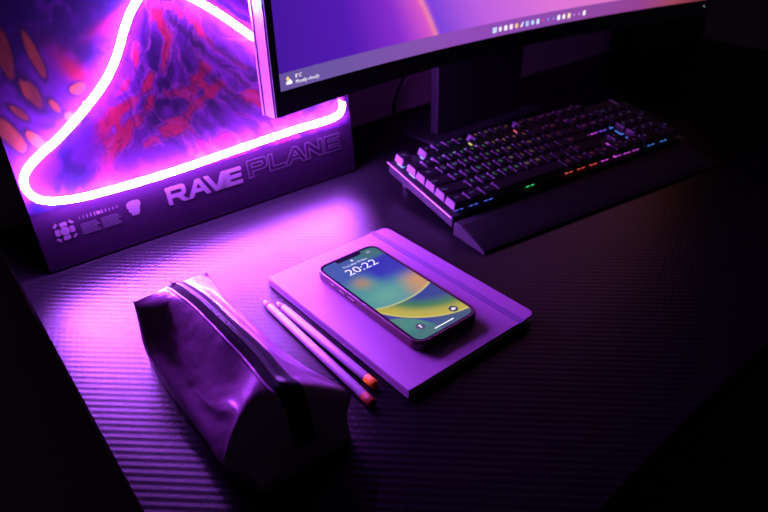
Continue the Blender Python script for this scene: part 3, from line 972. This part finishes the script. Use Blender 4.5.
for x in (.03, KW - .03):
    bm = bmesh.new(); box(bm, x - .012, x + .012, KD - .018, KD - .008, -.0214, .0); bevel(bm, .001, 1)
    obj('folding_foot', bm, M_black, kb)
for x in (.03, KW - .03):
    bm = bmesh.new(); box(bm, x - .012, x + .012, .004, .010, -.0042, .0003); bevel(bm, .0005, 1)
    obj('rubber_foot', bm, M_black, kb)

ROWS = [
    (5.35, [('Esc', 1), None, ('F1', 1), ('F2', 1), ('F3', 1), ('F4', 1), .5, ('F5', 1), ('F6', 1), ('F7', 1), ('F8', 1), .5, ('F9', 1), ('F10', 1), ('F11', 1), ('F12', 1), .25,
           ('Prt', 1), ('Scr', 1), ('Pse', 1),]),
    (4, [(c, 1) for c in '`1234567890-='] + [('Back', 2), .25, ('Ins', 1), ('Hm', 1), ('PU', 1), .25, ('Num', 1), ('/', 1), ('*', 1), ('-', 1)]),
    (3, [('Tab', 1.5)] + [(c, 1) for c in 'QWERTYUIOP[]'] + [('\\', 1.5), .25, ('Del', 1), ('End', 1), ('PD', 1), .25, ('7', 1), ('8', 1), ('9', 1), ('+', 1)]),
    (2, [('Caps', 1.75)] + [(c, 1) for c in "ASDFGHJKL;'"] + [('Enter', 2.25), 3.5, ('4', 1), ('5', 1), ('6', 1)]),
    (1, [('Shift', 2.25)] + [(c, 1) for c in 'ZXCVBNM,./'] + [('Shift', 2.75), 1.25, ('^', 1), 1.25, ('1', 1), ('2', 1), ('3', 1), ('Ent', 1)]),
    (0, [('Ctrl', 1.25), ('Win', 1.25), ('Alt', 1.25), ('', 6.25), ('Alt', 1.25), ('Fn', 1.25), ('Mn', 1.25), ('Ctrl', 1.25), .25, ('<', 1), ('v', 1), ('>', 1), .25, ('0', 2), ('.', 1)]),
]
def hue_rgb(h, s=1, v=1):
    import colorsys
    return colorsys.hsv_to_rgb(h % 1, s, v)
HK = [(0, .60), (2, .58), (3.6, .56), (4.2, .40), (6.2, .33), (7.0, .16), (8.5, .11), (10, .06), (11.2, .01), (13.4, -.005), (14.2, -.17), (16.5, -.16), (18.2, -.36), (22.5, -.37)]
def key_hue(u):
    return float(np.interp(u, [k[0] for k in HK], [k[1] for k in HK]))
LED, LEG = {}, {}
HK0 = [(0, .655), (3.8, .655), (4.4, .37), (9.9, .37), (10, .005), (13.6, .0), (13.8, -.2), (15.2, -.17), (18.3, -.2), (18.5, -.37), (22.5, -.37)]
def led_mats(u, row):
    k = (round(u / 1.5), row == 0)
    if k not in LED:
        rgb = hue_rgb(float(np.interp(u, [q[0] for q in HK0], [q[1] for q in HK0])) if row == 0 else key_hue(u), .93)
        LED[k] = mat('backlight_%d_%d' % k, (.1, .1, .1), .4, emit=(*[c + .02 for c in rgb], 1), strength=1.2)
        LEG[k] = mat('legend_glow_%d_%d' % k, (.1, .1, .1), .4, emit=(*[c + .02 for c in rgb], 1), strength=.2)
    return LED[k], LEG[k]
CAPM = {}
CH0, CH1 = .0050, .0142      # cap bottom / top above the plate
def cap_mesh(w):
    if w not in CAPM:
        bm = bmesh.new()
        W_ = w * PITCH - .0010; D_ = PY - .0012
        bot = rrect(-W_ / 2, W_ / 2, -D_ / 2, D_ / 2, (.0008,) * 4, 2)
        mid = rrect(-W_ / 2 + .0016, W_ / 2 - .0016, -D_ / 2 + .0020, D_ / 2 - .0008, (.0016,) * 4, 2)
        tp = rrect(-W_ / 2 + .0021, W_ / 2 - .0021, -D_ / 2 + .0025, D_ / 2 - .0012, (.0016,) * 4, 2)
        stack(bm, [(bot, CH0), (mid, CH1 - .0004), (tp, CH1)])
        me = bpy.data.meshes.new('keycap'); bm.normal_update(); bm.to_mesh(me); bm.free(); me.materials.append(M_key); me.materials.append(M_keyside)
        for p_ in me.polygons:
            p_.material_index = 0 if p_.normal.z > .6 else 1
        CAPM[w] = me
    return CAPM[w]
LEDM = {}
LEGM = {}
sw = bmesh.new()
V0 = .004
def add_key(txt, w, u, row, h=1):
    x = .004 + (u + w / 2) * PITCH; y = V0 + (row + h / 2) * PY
    big = h > 1
    name = 'spacebar' if w > 6 else 'keycap'
    if big:
        base = cap_mesh(w).copy()
        for v in base.vertices:
            if v.co.y > 0: v.co.y += PY * (h - 1) / 2
            else: v.co.y -= PY * (h - 1) / 2
    else:
        base = cap_mesh(w)
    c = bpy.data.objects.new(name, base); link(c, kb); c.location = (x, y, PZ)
    lm, gm = led_mats(u + w / 2, row)
    box(sw, x - .0052, x + .0052, y - .0052, y + .0052, PZ + .0001, PZ + .0048)
    key = (round((u + w / 2) / 1.5), row == 0)
    if key not in LEDM:
        bm = bmesh.new()
        box(bm, -.0058, -.0014, -.0058, .0058, .0009, .0018); box(bm, .0014, .0058, -.0058, .0058, .0009, .0018)
        me = bpy.data.meshes.new('backlight'); bm.to_mesh(me); bm.free(); me.materials.append(lm)
        LEDM[key] = me
    l_ = bpy.data.objects.new('backlight', LEDM[key]); link(l_, c)
    if txt:
        kk = (txt, key)
        if kk not in LEGM:
            me = text_mesh('legend', txt, .0068 if len(txt) == 1 else (.0044 if len(txt) < 4 else .0038))
            me.materials.clear(); me.materials.append(gm)
            LEGM[kk] = me
        t = bpy.data.objects.new('legend', LEGM[kk]); link(t, c)
        t.location = (0 if w < 1.6 else -(w * PITCH / 2 - .0078), .0012, CH1 + .0001)
for row, items in ROWS:
    u = 0.0
    for it in items:
        if it is None:
            u += 1; continue
        if isinstance(it, (int, float)):
            u += it; continue
        txt, w = it
        hh = 1
        if row == 3 and txt == '+': 
            add_key(txt, w, u, row - 1, 2); u += w; continue
        if row == 1 and txt == 'Ent':
            add_key(txt, w, u, row - 1, 2); u += w; continue
        add_key(txt, w, u, row); u += w
o = obj('switch_housings', sw, M_switch, kb); o['kind'] = 'stuff'

# ------------------------------------------------------------------ wrist rest
WL = KW
wr = thing('wrist_rest', 'soft black wrist rest lying along the front edge of the keyboard', 'wrist rest', (.1335, .0640, 0), (0, 0, math.radians(-5.2)))
bm = bmesh.new()
prof = [(0, .0003), (-.0005, .0150), (-.003, .0172), (-.012, .0165), (-.030, .0118), (-.046, .0065), (-.0525, .0035), (-.0535, .0003)]
xs = [0.0, .0012, .004, .1, .2, .3, WL - .03, WL - .008, WL - .001, WL]
ks = [.93, .985, 1, 1, 1, 1, 1, .99, .95, .85]
rows = []
for x, k in zip(xs, ks):
    rows.append([bm.verts.new((x, yy * (1 + .10 * x / WL) * (.98 + .02 * k), .0003 + (zz - .0003) * k)) for yy, zz in prof])
for A, B in zip(rows, rows[1:]):
    for k in range(len(prof)):
        bm.faces.new((A[k], A[(k + 1) % len(prof)], B[(k + 1) % len(prof)], B[k]))
bm.faces.new(rows[0][::-1]); bm.faces.new(rows[-1])
bmesh.ops.recalc_face_normals(bm, faces=bm.faces[:])
obj('pad', bm, M_rest, wr)

# ------------------------------------------------------------------ camera, world
cam = bpy.data.cameras.new('camera')
cam.sensor_width = 36
cam.lens = 653.24 * 36 / 768
cam.clip_start = .01
cam.dof.use_dof = True
cam.dof.focus_distance = .60
cam.dof.aperture_fstop = 5.6
co = bpy.data.objects.new('camera', cam); COL.objects.link(co)
F = Vector((.5105, .6775, -.5295)).normalized(); R3 = Vector((.7893, -.6136, -.0241)); U3 = R3.cross(F).normalized(); R3 = F.cross(U3).normalized()
mw = Matrix(((R3.x, U3.x, -F.x, -.3089), (R3.y, U3.y, -F.y, -.3933), (R3.z, U3.z, -F.z, .3684), (0, 0, 0, 1)))
co.matrix_world = mw
SC.camera = co

w = bpy.data.worlds.new('dark_room'); SC.world = w; w.use_nodes = True
w.node_tree.nodes['Background'].inputs[0].default_value = (.45, .38, .6, 1)
w.node_tree.nodes['Background'].inputs[1].default_value = .022

vs = SC.view_settings
vs.view_transform = 'Standard'; vs.look = 'None'; vs.exposure = 0; vs.gamma = 1; vs.use_curve_mapping = False
